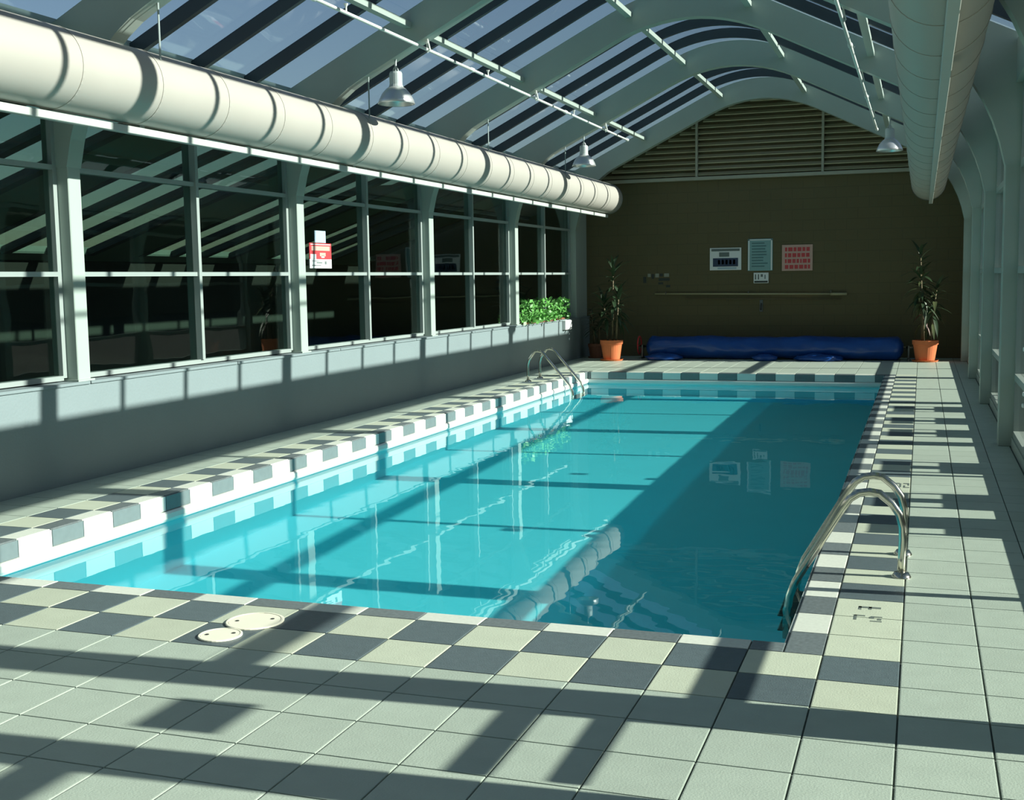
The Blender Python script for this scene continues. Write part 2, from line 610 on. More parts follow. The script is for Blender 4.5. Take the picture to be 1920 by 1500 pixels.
for k in range(len(FR) - 1):
    y0, y1 = FR[k] + 0.075, FR[k + 1] - 0.075
    if k == 1:
        w = window(wn_i, 1.20, 1, y0, -1.60, ZR, 'glass_right', 'window_alu', [], 'window_alu')
    else:
        w = window(wn_i, 1.20, 1, y0, y1, [0.115, 0.69] + ZR[2:] if k == 2 else ZR, 'glass_right', 'window_alu', [(y0 + y1) / 2], 'window_alu')
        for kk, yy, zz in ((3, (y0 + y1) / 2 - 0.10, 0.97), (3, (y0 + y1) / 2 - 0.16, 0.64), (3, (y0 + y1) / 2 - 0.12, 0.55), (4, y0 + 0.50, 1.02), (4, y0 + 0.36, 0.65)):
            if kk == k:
                obj('white_blob', B((1.13, 1.16, yy - 0.05, yy + 0.05, zz - 0.02, zz + 0.05), (1.08, 1.14, yy - 0.025, yy + 0.025, zz, zz + 0.03), bevel=0.004), 'white_plastic', w)  # small white blobs added on the glazing, not a known fitting
    wn_i += 1
# glazed door in the bay beside the camera
door = struct(obj('door_1', B((1.13, 1.27, -1.60, -1.48, 0.0, 3.18), (1.15, 1.25, -1.48, -0.745, 2.10, 2.20),
                              (1.17, 1.23, -1.48, -1.42, 0.02, 2.10), (1.17, 1.23, -0.82, -0.745, 0.02, 2.10),
                              (1.17, 1.23, -1.42, -0.82, 0.02, 0.20), (1.17, 1.23, -1.42, -0.82, 2.02, 2.10)), 'window_alu'))
obj('pane', B((1.196, 1.204, -1.42, -0.82, 0.20, 2.02)), 'glass_right', door)
obj('pane', B((1.196, 1.204, -1.48, -0.745, 2.20, 3.15)), 'glass_right', door)
obj('push_bar', B((1.12, 1.17, -1.38, -0.78, 0.93, 0.99), bevel=0.008), 'window_alu', door)
obj('push_bar', B((1.12, 1.17, -1.38, -0.78, 0.79, 0.835), bevel=0.006), 'window_alu', door)
obj('notice', B((1.180, 1.194, -1.26, -0.96, 1.41, 1.56)), 'paper_white', door)
# small closing wall pieces at the far corners, eave beams
struct(obj('trim_1', B((-6.28, -6.05, FR[-1] + 0.075, YF, 0.80, 3.66)), 'frame_paint'))
struct(obj('trim_2', B((1.05, 1.30, FR[-1] + 0.075, YF, 0.085, 3.66)), 'frame_paint'))
struct(obj('trim_3', B((-6.31, -6.10, YB, YF, 3.205, 3.65)), 'frame_paint'))
struct(obj('trim_4', B((1.10, 1.33, YB, YF, 3.205, 3.58)), 'frame_paint'))

# ------------------------------------------------------------------ far and back wall
def gable_poly(y0, y1, z0, m, name):
    xs = [-6.30 + (1.30 + 6.30) * k / 24 for k in range(25)]
    bm = bmesh.new()
    add_strip(bm, [(x, z0) for x in xs], [(x, outer(x) + 0.02) for x in xs], y0, y1)
    return bm
wall_far = struct(obj('wall_far', gable_poly(YF, YF + 0.2, -0.12, None, ''), 'brick_brown'))
wall_back = struct(obj('wall_back', gable_poly(YB - 0.2, YB - 0.08, -0.12, None, ''), 'back_paint'))
# gable louvre: every slat, two posts and the sill
louvre = thing('gable_louvre', 'brown slatted louvre filling the arched gable above the brick wall', 'louvre', (-2.46, YF - 0.02, 3.42))
sill_z = at(1307, 334, 1, YF - 0.05).z
obj('sill', B((-6.1, 1.08, YF - 0.14, YF - 0.02, sill_z - 0.045, sill_z + 0.02), bevel=0.006), 'trim_tan', louvre)
XMU = [at(1307, 290, 1, YF - 0.06).x, at(1543, 290, 1, YF - 0.06).x]
for x in XMU:
    obj('post', B((x - 0.022, x + 0.022, YF - 0.13, YF - 0.02, sill_z + 0.02, outer(x) - 0.205)), 'trim_tan', louvre)
z = sill_z + 0.075
def x_limit(z):
    lo, hi = 0.0, 3.75
    for _ in range(40):
        mid = (lo + hi) / 2
        if outer(XM + mid) - 0.205 > z + 0.045:
            lo = mid
        else:
            hi = mid
    return lo
while z < 4.98:
    hw = x_limit(z)
    edges = [XM - hw] + [x for x in XMU] + [XM + hw]
    for a, b in zip(edges[:-1], edges[1:]):
        a2, b2 = max(a, XM - hw) + 0.024, min(b, XM + hw) - 0.024
        if b2 - a2 > 0.05:
            bm = bmesh.new()
            add_box(bm, a2, b2, -0.045, 0.045, -0.008, 0.008)
            bmesh.ops.rotate(bm, verts=bm.verts, cent=(0, 0, 0), matrix=Matrix.Rotation(math.radians(38), 3, 'X'))
            bmesh.ops.translate(bm, verts=bm.verts, vec=(0, YF - 0.07, z))
            obj('slat', bm, 'slat_brown', louvre)
    z += 0.112

# ------------------------------------------------------------------ ceiling: arched ribs, dark rafters, purlins, panes
ceil_bm = bmesh.new()
xs = [XL_OUT + (XR_OUT - XL_OUT) * k / 30 for k in range(31)]
add_strip(ceil_bm, [(x, outer(x) - 0.20) for x in xs], [(x, outer(x) + 0.02) for x in xs], FR[-1] + 0.075, YF)
ceiling = struct(obj('ceiling', ceil_bm, 'frame_paint'))
def rib_bm(y):
    a, b = [], []
    def bez(p0, p1, p2, t):
        return ((1 - t) ** 2 * p0[0] + 2 * t * (1 - t) * p1[0] + t * t * p2[0],
                (1 - t) ** 2 * p0[1] + 2 * t * (1 - t) * p1[1] + t * t * p2[1])
    lx = XM - 2.75
    L0, L1, L2 = (lx, inner(lx)), (XL_IN + 0.17, 3.37), (XL_IN, 2.50)
    a.append(L2); b.append((XL_OUT, 2.50))
    for k in range(9):
        t = 1 - k / 8
        a.append(bez(L0, L1, L2, t))
        x = L0[0] + (XL_OUT - L0[0]) * t
        b.append((x, outer(x)))
    n = 34
    rx = XM + 2.70
    for k in range(1, n):
        x = lx + (rx - lx) * k / n
        a.append((x, inner(x))); b.append((x, outer(x)))
    R0, R1, R2 = (rx, inner(rx)), (XR_IN - 0.17, 3.37), (XR_IN, 2.50)
    for k in range(9):
        t = k / 8
        a.append(bez(R0, R1, R2, t))
        x = R0[0] + (XR_OUT - R0[0]) * t
        b.append((x, outer(x)))
    a.append(R2); b.append((XR_OUT, 2.50))
    bm = bmesh.new()
    add_strip(bm, a, b, -0.085, 0.085)
    return bm
rib_me = mesh_of('rib', rib_bm(0), 'frame_paint')
for y in FR:
    link('rib', rib_me, (0, y, 0), ceiling)
xs = [XL_OUT + (XR_OUT - XL_OUT) * k / 60 for k in range(61)]
rb = bmesh.new()
add_strip(rb, [(x, outer(x) - 0.115) for x in xs], [(x, outer(x) + 0.02) for x in xs], -0.028, 0.028)
raf_me = mesh_of('rafter', rb, 'rafter_dark')
PUR = [-2.2, -0.75, 0.75, 2.2]
pane_edges = [XL_OUT, XM - 2.2, XM - 0.75, XM + 0.75, XM + 2.2, XR_OUT]
pane_me = []
pw = BAY / 4
for a, b in zip(pane_edges[:-1], pane_edges[1:]):
    n = 1 if abs(a - XM) > 1 and abs(b - XM) > 1 else 14
    xs = [a + (b - a) * k / n for k in range(n + 1)]
    bm = bmesh.new()
    add_strip(bm, [(x, outer(x) - 0.002) for x in xs], [(x, outer(x) + 0.006) for x in xs], -pw / 2 + 0.02, pw / 2 - 0.02)
    pane_me.append(mesh_of('pane', bm, 'glass_roof'))
for k in range(len(FR) - 1):
    for q in range(4):
        yc = FR[k] + pw * (q + 0.5)
        for me_ in pane_me:
            link('pane', me_, (0, yc, 0), ceiling)
        if q:
            link('rafter', raf_me, (0, FR[k] + pw * q, 0), ceiling)
    for dx in PUR:
        x = XM + dx
        bm = bmesh.new()
        zt = outer(x) - 0.012
        add_box(bm, x - 0.04, x + 0.04, FR[k] + 0.085, FR[k + 1] - 0.085, zt - 0.165, zt - 0.105)
        obj('purlin', bm, 'frame_paint', ceiling)

# ------------------------------------------------------------------ adjoining dark room behind the left windows, ground outside
XN = -11.0
def lean(x):
    return 1.92 + (x - XN) * 0.333
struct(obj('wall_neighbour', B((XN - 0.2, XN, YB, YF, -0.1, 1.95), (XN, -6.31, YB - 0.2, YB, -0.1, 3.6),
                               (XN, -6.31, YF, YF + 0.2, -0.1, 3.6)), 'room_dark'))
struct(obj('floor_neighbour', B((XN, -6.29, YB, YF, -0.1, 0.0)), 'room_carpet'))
bm = bmesh.new()
for x0, x1 in ((XN - 0.2, XN + 0.25), (-6.62, -6.315)):
    add_strip(bm, [(x0, lean(x0)), (x1, lean(x1))], [(x0, lean(x0) + 0.10), (x1, lean(x1) + 0.10)], YB, YF)
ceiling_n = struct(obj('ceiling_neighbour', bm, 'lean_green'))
xs2 = [XN + 0.25, -6.62]
n = 0
y = YB
while y < YF - 0.05:
    w = 1.15 if n % 4 == 3 else 0.82
    ye = min(YF, y + w)
    bm = bmesh.new()
    add_strip(bm, [(x, lean(x) - 0.015) for x in xs2], [(x, lean(x) + 0.08) for x in xs2], y - 0.07, y + 0.07)
    obj('rafter', bm, 'rafter_dark', ceiling_n)
    bm = bmesh.new()
    if n % 4 == 3:
        add_strip(bm, [(x, lean(x) - 0.01) for x in xs2], [(x, lean(x) + 0.08) for x in xs2], y + 0.071, ye - 0.071)
        obj('panel', bm, 'lean_green', ceiling_n)
    else:
        add_strip(bm, [(x, lean(x) + 0.02) for x in xs2], [(x, lean(x) + 0.028) for x in xs2], y + 0.071, ye - 0.071)
        obj('pane', bm, 'glass_lean', ceiling_n)
    y = ye
    n += 1
struct(obj('wall_added_outside', B((26.0, 26.5, -60, 90, -0.1, 7.0)), 'added_outside_wall'))  # added wall, there to darken what the left panes reflect
struct(obj('ground', B((1.33, 60.0, -50, 60, -0.10, -0.05)), 'outside_ground'))

# ------------------------------------------------------------------ swimming pool
pool = thing('swimming_pool', 'long rectangular lap pool with aqua interior and checkered tile edge', 'pool', (-2.55, 7.16, FLOOR_Z))
bm = bmesh.new()
add_box(bm, PX0 - 0.12, PX0, PY0, PY1, FLOOR_Z, -0.16)
wl = obj('basin_wall', bm, 'plaster_aqua', pool)
XT = 1.55                                    # water and basin extended below the right deck so sun reaches the floor
wr_ = obj('basin_wall', B((XT, XT + 0.12, PY0, PY1, FLOOR_Z, -0.16)), 'plaster_aqua', pool)
wnr = obj('basin_wall', B((PX0 - 0.12, XT + 0.12, PY0 - 0.12, PY0, FLOOR_Z, -0.16)), 'plaster_aqua', pool)
wfr = obj('basin_wall', B((PX0 - 0.12, XT + 0.12, PY1, PY1 + 0.12, FLOOR_Z, -0.16)), 'plaster_aqua', pool)
fl = obj('basin_floor', B((PX0 - 0.12, XT + 0.12, PY0 - 0.12, PY1 + 0.12, FLOOR_Z - 0.1, FLOOR_Z)), 'plaster_aqua', pool)
for o in (wl, wr_, wnr, wfr, fl):
    o.cycles.is_caustics_receiver = True
# waterline tiles (each its own piece) and the white gutter lip below them
def face_run(axis, a0, a1, fixed, sgn, par):
    k = math.floor(a0 / TS)
    while k * TS < a1:
        s, e = max(a0, k * TS) + 0.003, min(a1, (k + 1) * TS) - 0.003
        if e - s > 0.03:
            m = 'face_dark' if (k + par) % 2 else 'face_light'
            f0, f1 = sorted((fixed, fixed + sgn * 0.012))
            if axis == 'y':
                obj('face_tile', B((f0, f1, s, e, -0.115, -0.006), bevel=0.002), m, pool)
            else:
                obj('face_tile', B((s, e, f0, f1, -0.115, -0.006), bevel=0.002), m, pool)
        k += 1
face_run('y', PY0, PY1, PX0, 1, 1)
face_run('x', PX0, PX1, PY1, -1, 0)
face_run('x', PX0, PX1, PY0, 1, 0)
face_run('y', PY0, PY1, PX1, -1, 1)
def lip_piece(pts, fx):
    bm = bmesh.new()
    prof = [(0.0, -0.118), (0.022, -0.120), (0.034, -0.135), (0.034, -0.172), (0.020, -0.195), (0.0, -0.205)]
    vs0 = [bm.verts.new(fx(p, pts[0])) for p in prof]
    vs1 = [bm.verts.new(fx(p, pts[1])) for p in prof]
    for i in range(len(prof) - 1):
        bm.faces.new((vs0[i], vs0[i + 1], vs1[i + 1], vs1[i]))
    bm.faces.new(vs0); bm.faces.new(vs1[::-1])
    bm.faces.new((vs0[0], vs1[0], vs1[-1], vs0[-1]))
    bmesh.ops.recalc_face_normals(bm, faces=bm.faces)
    return bm
obj('gutter_lip', lip_piece((PY0, PY1), lambda p, t: (PX0 + p[0], t, p[1])), 'lip_white', pool)
obj('gutter_lip', lip_piece((PX0 + 0.03, PX1), lambda p, t: (t, PY1 - p[0], p[1])), 'lip_white', pool)

# still water; the sheet is extended below the right deck to refract the low sun
bm = bmesh.new()
q = [bm.verts.new(p) for p in ((PX0, PY0, WATER_Z), (XT, PY0, WATER_Z), (XT, PY1, WATER_Z), (PX0, PY1, WATER_Z))]
bm.faces.new(q)
water = obj('pool_water', bm, 'pool_water', None, smooth=True)
water.cycles.is_caustics_caster = True
tag(water, 'still turquoise pool water reflecting the sunlit columns', 'water')

# round skimmer lids on the near deck
def lid(cx, cy, r, label):
    t = thing('skimmer_lid', label, 'lid', (cx, cy, 0.0), 'round white lids in the near deck')
    obj('rim', lathe([(r * 0.90, 0.001), (r, 0.001), (r, 0.006), (r * 0.97, 0.008), (r * 0.90, 0.008), (r * 0.90, 0.001)], (cx, cy, 0.0), 32), 'lid_cream', t)
    bm = lathe([(0.0005, 0.0065), (r * 0.88, 0.0065), (r * 0.88, 0.001)], (cx, cy, 0.0), 32)
    cd = obj('cover_disc', bm, 'lid_cream', t)
    for a in (0.6, 3.5):
        obj('screw', lathe([(0.0005, 0.0085), (0.009, 0.0085), (0.009, 0.006)], (cx + r * 0.6 * math.cos(a), cy + r * 0.6 * math.sin(a), 0), 10), 'ink', cd)
c1 = at(413, 1192, 2, 0.0)
c2 = at(478, 1166, 2, 0.0)
lid(c1.x, c1.y, 0.098, 'small round cream skimmer lid, farther from the pool edge than the bigger lid')
lid(c2.x, c2.y, 0.135, 'bigger round cream skimmer lid right beside the pool edge tiles')

# ------------------------------------------------------------------ pool ladders
def ladder(name, label, prof, ya, yb, r, sgn, treads, loc):
    t = thing(name, label, 'ladder', loc)
    for y in (ya, yb):
        hr = obj('hand_rail', T([(p[0], y, p[1]) for p in prof], r, 12), 'chrome', t, smooth=True)
        p = prof[0]
        obj('foot_flange', lathe([(0.0005, 0.030), (0.036, 0.026), (0.050, 0.004), (0.050, 0.0)], (p[0], y, 0.0), 20), 'chrome', hr, smooth=True)
    for x, z in treads:
        obj('tread', B((x - 0.05, x + 0.05, min(ya, yb), max(ya, yb), z, z + 0.025), bevel=0.006), 'steel_dark', t)
    return t
def arc_profile(xf, sgn, h, x_in):
    """foot at xf on the deck, up, over towards the pool, sloping down into the water"""
    pts = [(xf, 0.0), (xf, 0.10), (xf - sgn * -0.004, 0.20)]
    pts += [(xf + sgn * 0.002, 0.26), (xf - 0.016 * sgn, 0.33), (xf - 0.055 * sgn, 0.385), (xf - 0.115 * sgn, h - 0.006), (xf - 0.165 * sgn, h),
            (xf - 0.215 * sgn, h - 0.008), (xf - 0.262 * sgn, h - 0.04), (xf - 0.30 * sgn, h - 0.095)]
    a = pts[-1]
    for k in range(1, 6):
        t = k / 5
        pts.append((a[0] + (x_in - a[0]) * t, a[1] + (-0.06 - a[1]) * t))
    pts += [(x_in - 0.03 * sgn, -0.14), (x_in - 0.045 * sgn, -0.25), (x_in - 0.045 * sgn, -0.75)]
    return pts
ladder('pool_ladder', 'polished steel pool ladder with arched rails beside the right deck', arc_profile(0.285, 1, 0.44, -0.25),
       1.41, 1.93, 0.021, 1, [(-0.295, -0.40), (-0.295, -0.65)], (0.285, 1.67, 0.0))
ladder('pool_ladder', 'thin steel pool ladder at the far corner below the block wall', arc_profile(-5.33, -1, 0.47, -4.66),
       12.2, 12.8, 0.021, -1, [(-4.61, -0.40), (-4.61, -0.65)], (-5.33, 12.5, 0.0))

# ------------------------------------------------------------------ air ducts
def duct(name, label, xc, zc, r, y0, y1, rail_dx, rail_m):
    t = thing(name, label, 'air duct', (xc, (y0 + y1) / 2, zc - r))
    seg = 40
    ys = []
    y = y1
    sec = BAY / 4
    while y > y0 + 0.01:
        a = max(y0, y - sec)
        bm = bmesh.new()
        prof = [(a + 0.004, r), (y - 0.004, r)]
        rings = []
        for yy, rr in prof:
            rings.append([bm.verts.new((xc + rr * math.cos(2 * math.pi * k / seg), yy, zc + rr * math.sin(2 * math.pi * k / seg))) for k in range(seg)])
        for k in range(seg):
            bm.faces.new((rings[0][k], rings[1][k], rings[1][(k + 1) % seg], rings[0][(k + 1) % seg]))
        bmesh.ops.recalc_face_normals(bm, faces=bm.faces)
        ds = obj('duct_section', bm, 'duct_paint', t, smooth=True)
        bm = bmesh.new()
        rings = []
        for yy, rr in ((a - 0.010, r - 0.002), (a - 0.010, r + 0.004), (a + 0.010, r + 0.004), (a + 0.010, r - 0.002)):
            rings.append([bm.verts.new((xc + rr * math.cos(2 * math.pi * k / seg), yy, zc + rr * math.sin(2 * math.pi * k / seg))) for k in range(seg)])
        for i in range(3):
            for k in range(seg):
                bm.faces.new((rings[i][k], rings[i + 1][k], rings[i + 1][(k + 1) % seg], rings[i][(k + 1) % seg]))
        bmesh.ops.recalc_face_normals(bm, faces=bm.faces)
        obj('joint_band', bm, 'duct_paint', ds, smooth=False)
        y = a
    bm = bmesh.new()
    rings = []
    for yy, rr in ((y1 - 0.03, r + 0.006), (y1 + 0.01, r + 0.006), (y1 + 0.03, r - 0.02), (y1 + 0.03, 0.001)):
        rings.append([bm.verts.new((xc + rr * math.cos(2 * math.pi * k / seg), yy, zc + rr * math.sin(2 * math.pi * k / seg))) for k in range(seg)])
    for i in range(3):
        for k in range(seg):
            bm.faces.new((rings[i][k], rings[i + 1][k], rings[i + 1][(k + 1) % seg], rings[i][(k + 1) % seg]))
    bmesh.ops.recalc_face_normals(bm, faces=bm.faces)
    obj('end_cap', bm, 'duct_band', t, smooth=False)
    xr = xc + rail_dx
    hw = 0.03
    obj('support_rail', B((xr - hw, xr + hw, y0, y1 - 0.1, zc - r - 0.075, zc - r - 0.02), bevel=0.004), rail_m, t)
    for yf in FR:
        if y0 < yf < y1:
            for s in (-1, 1):
                x = xc + s * r * 0.72
                obj('hanger_rod', T([(x, yf, zc + r * 0.70), (x, yf, inner(x) + 0.02)], 0.008, 6), 'duct_band', t)
    yb_ = [y for y in FR if y0 < y < y1]
    for yf in yb_:
        obj('rail_bracket', B((xr - 0.012, xr + 0.012, yf - 0.03, yf + 0.03, zc - r - 0.03, zc - r + 0.02)), 'duct_band', t)
    return t
duct('air_duct', 'large pale round air duct in sunlight above the left windows', -5.38, 3.075, 0.285, YB + 0.1, 17.35, 0.0, 'rail_paint')
duct('air_duct', 'large round air duct hanging along the right wall, shaded teal underneath', 0.43, 3.12, 0.285, YB + 0.1, 17.15, 0.04, 'rail_paint')

# ------------------------------------------------------------------ sprinkler pipes
def pipe(label, x, dz, y0, y1):
    z = inner(x) - dz
    t = thing('sprinkler_pipe', label, 'pipe', (x, (y0 + y1) / 2, z))
    y = y0
    n = max(1, round((y1 - y0) / 3.62))
    for k in range(n):
        a, b = y0 + (y1 - y0) * k / n, y0 + (y1 - y0) * (k + 1) / n
        obj('pipe_length', T([(x, a, z), (x, b, z)], 0.017, 10), 'pipe_white', t, smooth=True)
        obj('coupling', T([(x, b - 0.05, z), (x, b + 0.03, z)], 0.026, 10), 'pipe_white', t, smooth=True)
    for yf in FR:
        if y0 < yf < y1:
            obj('hanger_loop', T([(x, yf, z - 0.03), (x + 0.032, yf, z), (x + 0.02, yf, z + 0.045), (x, yf, z + dz + 0.02)], 0.009, 6), 'pipe_white', t)
    k = y0 + 0.9
    while k < y1:
        obj('sprinkler_head', T([(x, k, z), (x, k, z + 0.05), (x, k, z + 0.08)], [0.010, 0.008, 0.022], 8), 'pipe_white', t)
        k += 1.81
pipe('thin white sprinkler pipe under the roof on the left slope above the dome lamps', -4.50, 0.10, -7.0, 15.3)
pipe('thin white sprinkler pipe under the roof on the right slope beside the shaded duct', -0.38, 0.12, -7.0, 15.3)

# ------------------------------------------------------------------ dome lamps hanging from the ribs
def lamp(x, y, zb, label):
    t = thing('pendant_lamp', label, 'lamp', (x, y, zb), 'dome lamps under the roof ribs')
    sh = lathe([(0.190, 0.0), (0.194, 0.004), (0.180, 0.045), (0.150, 0.105), (0.105, 0.155), (0.070, 0.180), (0.066, 0.180), (0.100, 0.150),
                (0.145, 0.100), (0.174, 0.043), (0.186, 0.002)], (x, y, zb), 32)
    ls = obj('lamp_shade', sh, 'lamp_shade', t, smooth=True)
    obj('housing', lathe([(0.001, 0.335), (0.060, 0.330), (0.068, 0.310), (0.068, 0.200), (0.078, 0.175), (0.001, 0.172)], (x, y, zb), 20), 'lamp_housing', t, smooth=False)
    obj('bulb', lathe([(0.001, 0.045), (0.035, 0.060), (0.048, 0.095), (0.035, 0.140), (0.020, 0.172)], (x, y, zb), 16), 'lamp_glass', ls, smooth=True)
    obj('stem', T([(x, y, zb + 0.33), (x, y, inner(x) + 0.03)], 0.012, 8), 'lamp_housing', t)
    obj('hook', T([(x - 0.03, y, zb + 0.335), (x - 0.02, y, zb + 0.37), (x, y, zb + 0.38), (x + 0.02, y, zb + 0.37), (x + 0.03, y, zb + 0.335)], 0.007, 6), 'lamp_housing', t)
lamp(-4.86, FR[4], 3.40, 'grey dome pendant lamp over the middle of the sunlit left duct')
lamp(-4.86, FR[6], 3.37, 'grey dome pendant lamp over the far end of the sunlit left duct')
lamp(-0.14, FR[6], 3.38, 'pale dome pendant lamp before the gable louvre beside the right duct')

# ------------------------------------------------------------------ far wall furniture
YW = YF - 0.012
def board(name, label, cat, u0, v0, u1, v1, m, parts):
    a = at(u0, v1, 1, YW)
    b = at(u1, v0, 1, YW)
    t = thing(name, label, cat, ((a.x + b.x) / 2, YF, (a.z + b.z) / 2))
    bd = obj('board', B((a.x, b.x, YF - 0.018, YF - 0.001, a.z, b.z), bevel=0.002), m, t)
    for nm, fx0, fz0, fx1, fz1, pm in parts:
        x0, x1 = a.x + (b.x - a.x) * fx0, a.x + (b.x - a.x) * fx1
        z0, z1 = b.z + (a.z - b.z) * fz1, b.z + (a.z - b.z) * fz0
        obj(nm, B((x0, x1, YF - 0.022, YF - 0.017, z0, z1)), pm, bd)
    return t
R1 = random.Random(3)
p1 = [('print_block', 0.10, 0.46, 0.90, 0.84, 'sign_navy'), ('print_block', 0.30, 0.20, 0.62, 0.40, 'ink_soft')]
for k in range(5):
    p1.append(('print_mark', 0.26 + k * 0.12, 0.54, 0.33 + k * 0.12, 0.74, 'sign_sky'))
p1 += [('print_line', 0.05, 0.04, 0.95, 0.15, 'ink_soft'), ('print_line', 0.25, 0.88, 0.85, 0.95, 'sign_sky')]
board('notice_sign', 'white notice with dark blue block on the brick wall', 'sign', 1331, 464, 1390, 507, 'paper_white', p1)
p2 = [('frame_line', 0.02, 0.02, 0.98, 0.05, 'paper_white'), ('frame_line', 0.02, 0.02, 0.07, 0.98, 'paper_white'),
      ('frame_line', 0.93, 0.02, 0.98, 0.98, 'paper_white')]
for k in range(9):
    p2.append(('print_line', 0.16, 0.12 + k * 0.09, 0.62 + 0.22 * R1.random(), 0.155 + k * 0.09, 'sign_teal_dark'))
board('notice_sign', 'tall pale teal rules board between the two other notices', 'sign', 1402, 447, 1449, 508, 'sign_teal', p2)
p3 = []
for r in range(4):
    x = 0.10
    while x < 0.88:
        w = 0.05 + 0.09 * R1.random()
        p3.append(('print_mark', x, 0.10 + r * 0.225, min(x + w, 0.92), 0.25 + r * 0.225, 'sign_red'))
        x += w + 0.035
board('notice_sign', 'pinkish notice covered in red lettering on the brick wall', 'sign', 1466, 458, 1524, 508, 'sign_rose', p3)
board('notice_label', 'small white label just below the teal rules board', 'sign', 1413, 511, 1441, 531, 'paper_white',
      [('print_mark', 0.10, 0.15, 0.16, 0.65, 'ink'), ('print_mark', 0.30, 0.15, 0.36, 0.65, 'ink'), ('print_mark', 0.48, 0.15, 0.62, 0.40, 'ink_soft'),
       ('print_mark', 0.74, 0.20, 0.80, 0.60, 'ink_soft'), ('print_line', 0.05, 0.78, 0.95, 0.95, 'ink')])
# faint lettering at the left of the wall
a = at(1203, 512, 1, YW)
b = at(1260, 540, 1, YW)
t = thing('wall_lettering', 'faint dark and pale lettering on the brick wall left of the notices', 'lettering', ((a.x + b.x) / 2, YF, (a.z + b.z) / 2))
for fx, fz, w, h, m in ((0.05, 0.25, 0.10, 0.40, 'ink'), (0.20, 0.05, 0.10, 0.22, 'mark_pale'), (0.33, 0.08, 0.08, 0.30, 'ink'), (0.45, 0.05, 0.12, 0.25, 'mark_pale'),
                        (0.60, 0.05, 0.10, 0.18, 'ink'), (0.74, 0.05, 0.16, 0.22, 'mark_pale'), (0.56, 0.35, 0.36, 0.18, 'ink'), (0.55, 0.62, 0.16, 0.14, 'ink'), (0.80, 0.80, 0.14, 0.15, 'ink')):
    x0 = a.x + (b.x - a.x) * fx
    z1 = a.z + (b.z - a.z) * fz
    obj('stroke', B((x0, x0 + (b.x - a.x) * w, YF - 0.008, YF - 0.0005, z1 + (b.z - a.z) * h, z1)), m, t)
# cleaning pole on hooks
pa, pb = at(1228, 551, 1, YF - 0.06), at(1588, 551, 1, YF - 0.06)
t = thing('cleaning_pole', 'long tan cleaning pole hung level on hooks below the notices', 'pole', ((pa.x + pb.x) / 2, YF - 0.06, pa.z))
obj('pole_tube', T([pa, (pb.x, pb.y, pb.z)], 0.016, 10), 'pole_tan', t, smooth=True)
obj('inner_tube', T([(pb.x - 0.1, YF - 0.06, pb.z - 0.10), (pa.x + 0.6, YF - 0.06, pa.z - 0.10)], 0.010, 8), 'cane', t, smooth=True)
obj('end_grip', T([(pb.x - 0.30, pb.y, pb.z), (pb.x, pb.y, pb.z)], 0.026, 10), 'pole_tan', t, smooth=True)
for f in (0.06, 0.5, 0.92):
    x = pa.x + (pb.x - pa.x) * f
    obj('wall_hook', T([(x, YF - 0.004, pa.z + 0.03), (x, YF - 0.09, pa.z - 0.005), (x, YF - 0.095, pa.z + 0.03)], 0.009, 6), 'steel_dark', t)
hk = at(1427, 572, 1, YF - 0.03)
t = thing('wall_bracket', 'small dark hook bracket on the brick wall below the pole', 'bracket', (hk.x, YF, hk.z))
obj('back_plate', B((hk.x - 0.03, hk.x + 0.03, YF - 0.012, YF - 0.0005, hk.z - 0.13, hk.z + 0.10), bevel=0.003), 'steel_dark', t)
obj('hook', T([(hk.x, YF - 0.01, hk.z + 0.03), (hk.x, YF - 0.07, hk.z), (hk.x, YF - 0.09, hk.z - 0.06), (hk.x, YF - 0.05, hk.z - 0.09)], 0.012, 8), 'ink', t)

# blue pool cover wound on its reel before the brick wall
cx0, cx1, cy, cz = -4.66, 0.06, 17.52, 0.235
t = thing('pool_cover_reel', 'blue pool cover rolled on a reel before the brick wall', 'pool cover', ((cx0 + cx1) / 2, cy, 0.0))
bm = bmesh.new()
nx, na = 90, 36
rings = []
for i in range(nx + 1):
    f = i / nx
    x = cx0 + (cx1 - cx0) * f
    rg = []
    for k in range(na):
        a_ = 2 * math.pi * k / na
        r = 0.205 + 0.030 * noise.noise(Vector((x * 1.6, math.cos(a_) * 1.2, math.sin(a_) * 1.2 + 3))) + 0.012 * noise.noise(Vector((x * 6, math.cos(a_) * 3, math.sin(a_) * 3)))
        if math.sin(a_) < -0.3:
            r *= 1.0 + 0.10 * (-math.sin(a_) - 0.3)
        e = min(1.0, 0.35 + min(f, 1 - f) * 40)
        rg.append(bm.verts.new((x, cy + 1.15 * r * e * math.cos(a_), max(0.004, cz - 0.015 + r * e * math.sin(a_)))))
    rings.append(rg)
for i in range(nx):
    for k in range(na):
        bm.faces.new((rings[i][k], rings[i][(k + 1) % na], rings[i + 1][(k + 1) % na], rings[i + 1][k]))
bm.faces.new(rings[0]); bm.faces.new(rings[-1][::-1])
bmesh.ops.recalc_face_normals(bm, faces=bm.faces)
obj('cover_roll', bm, 'cover_blue', t, smooth=True)
for fu, fy, fw in ((1240, 16.92, 0.34), (1432, 16.98, 0.22), (1532, 17.00, 0.42)):
    fx = at(fu, 668, 1, fy).x
    bm = bmesh.new()
    bmesh.ops.create_uvsphere(bm, u_segments=24, v_segments=12, radius=1.0)
    for v in bm.verts:
        k = 1.0 + 0.25 * noise.noise(v.co * 2.3 + Vector((fu, 0, 0)))
        v.co = Vector((fx + v.co.x * fw * k, fy + 0.18 + v.co.y * 0.20 * k, max(0.003, 0.04 + v.co.z * 0.085 * k)))
    obj('cover_fold', bm, 'cover_blue', t, smooth=True)
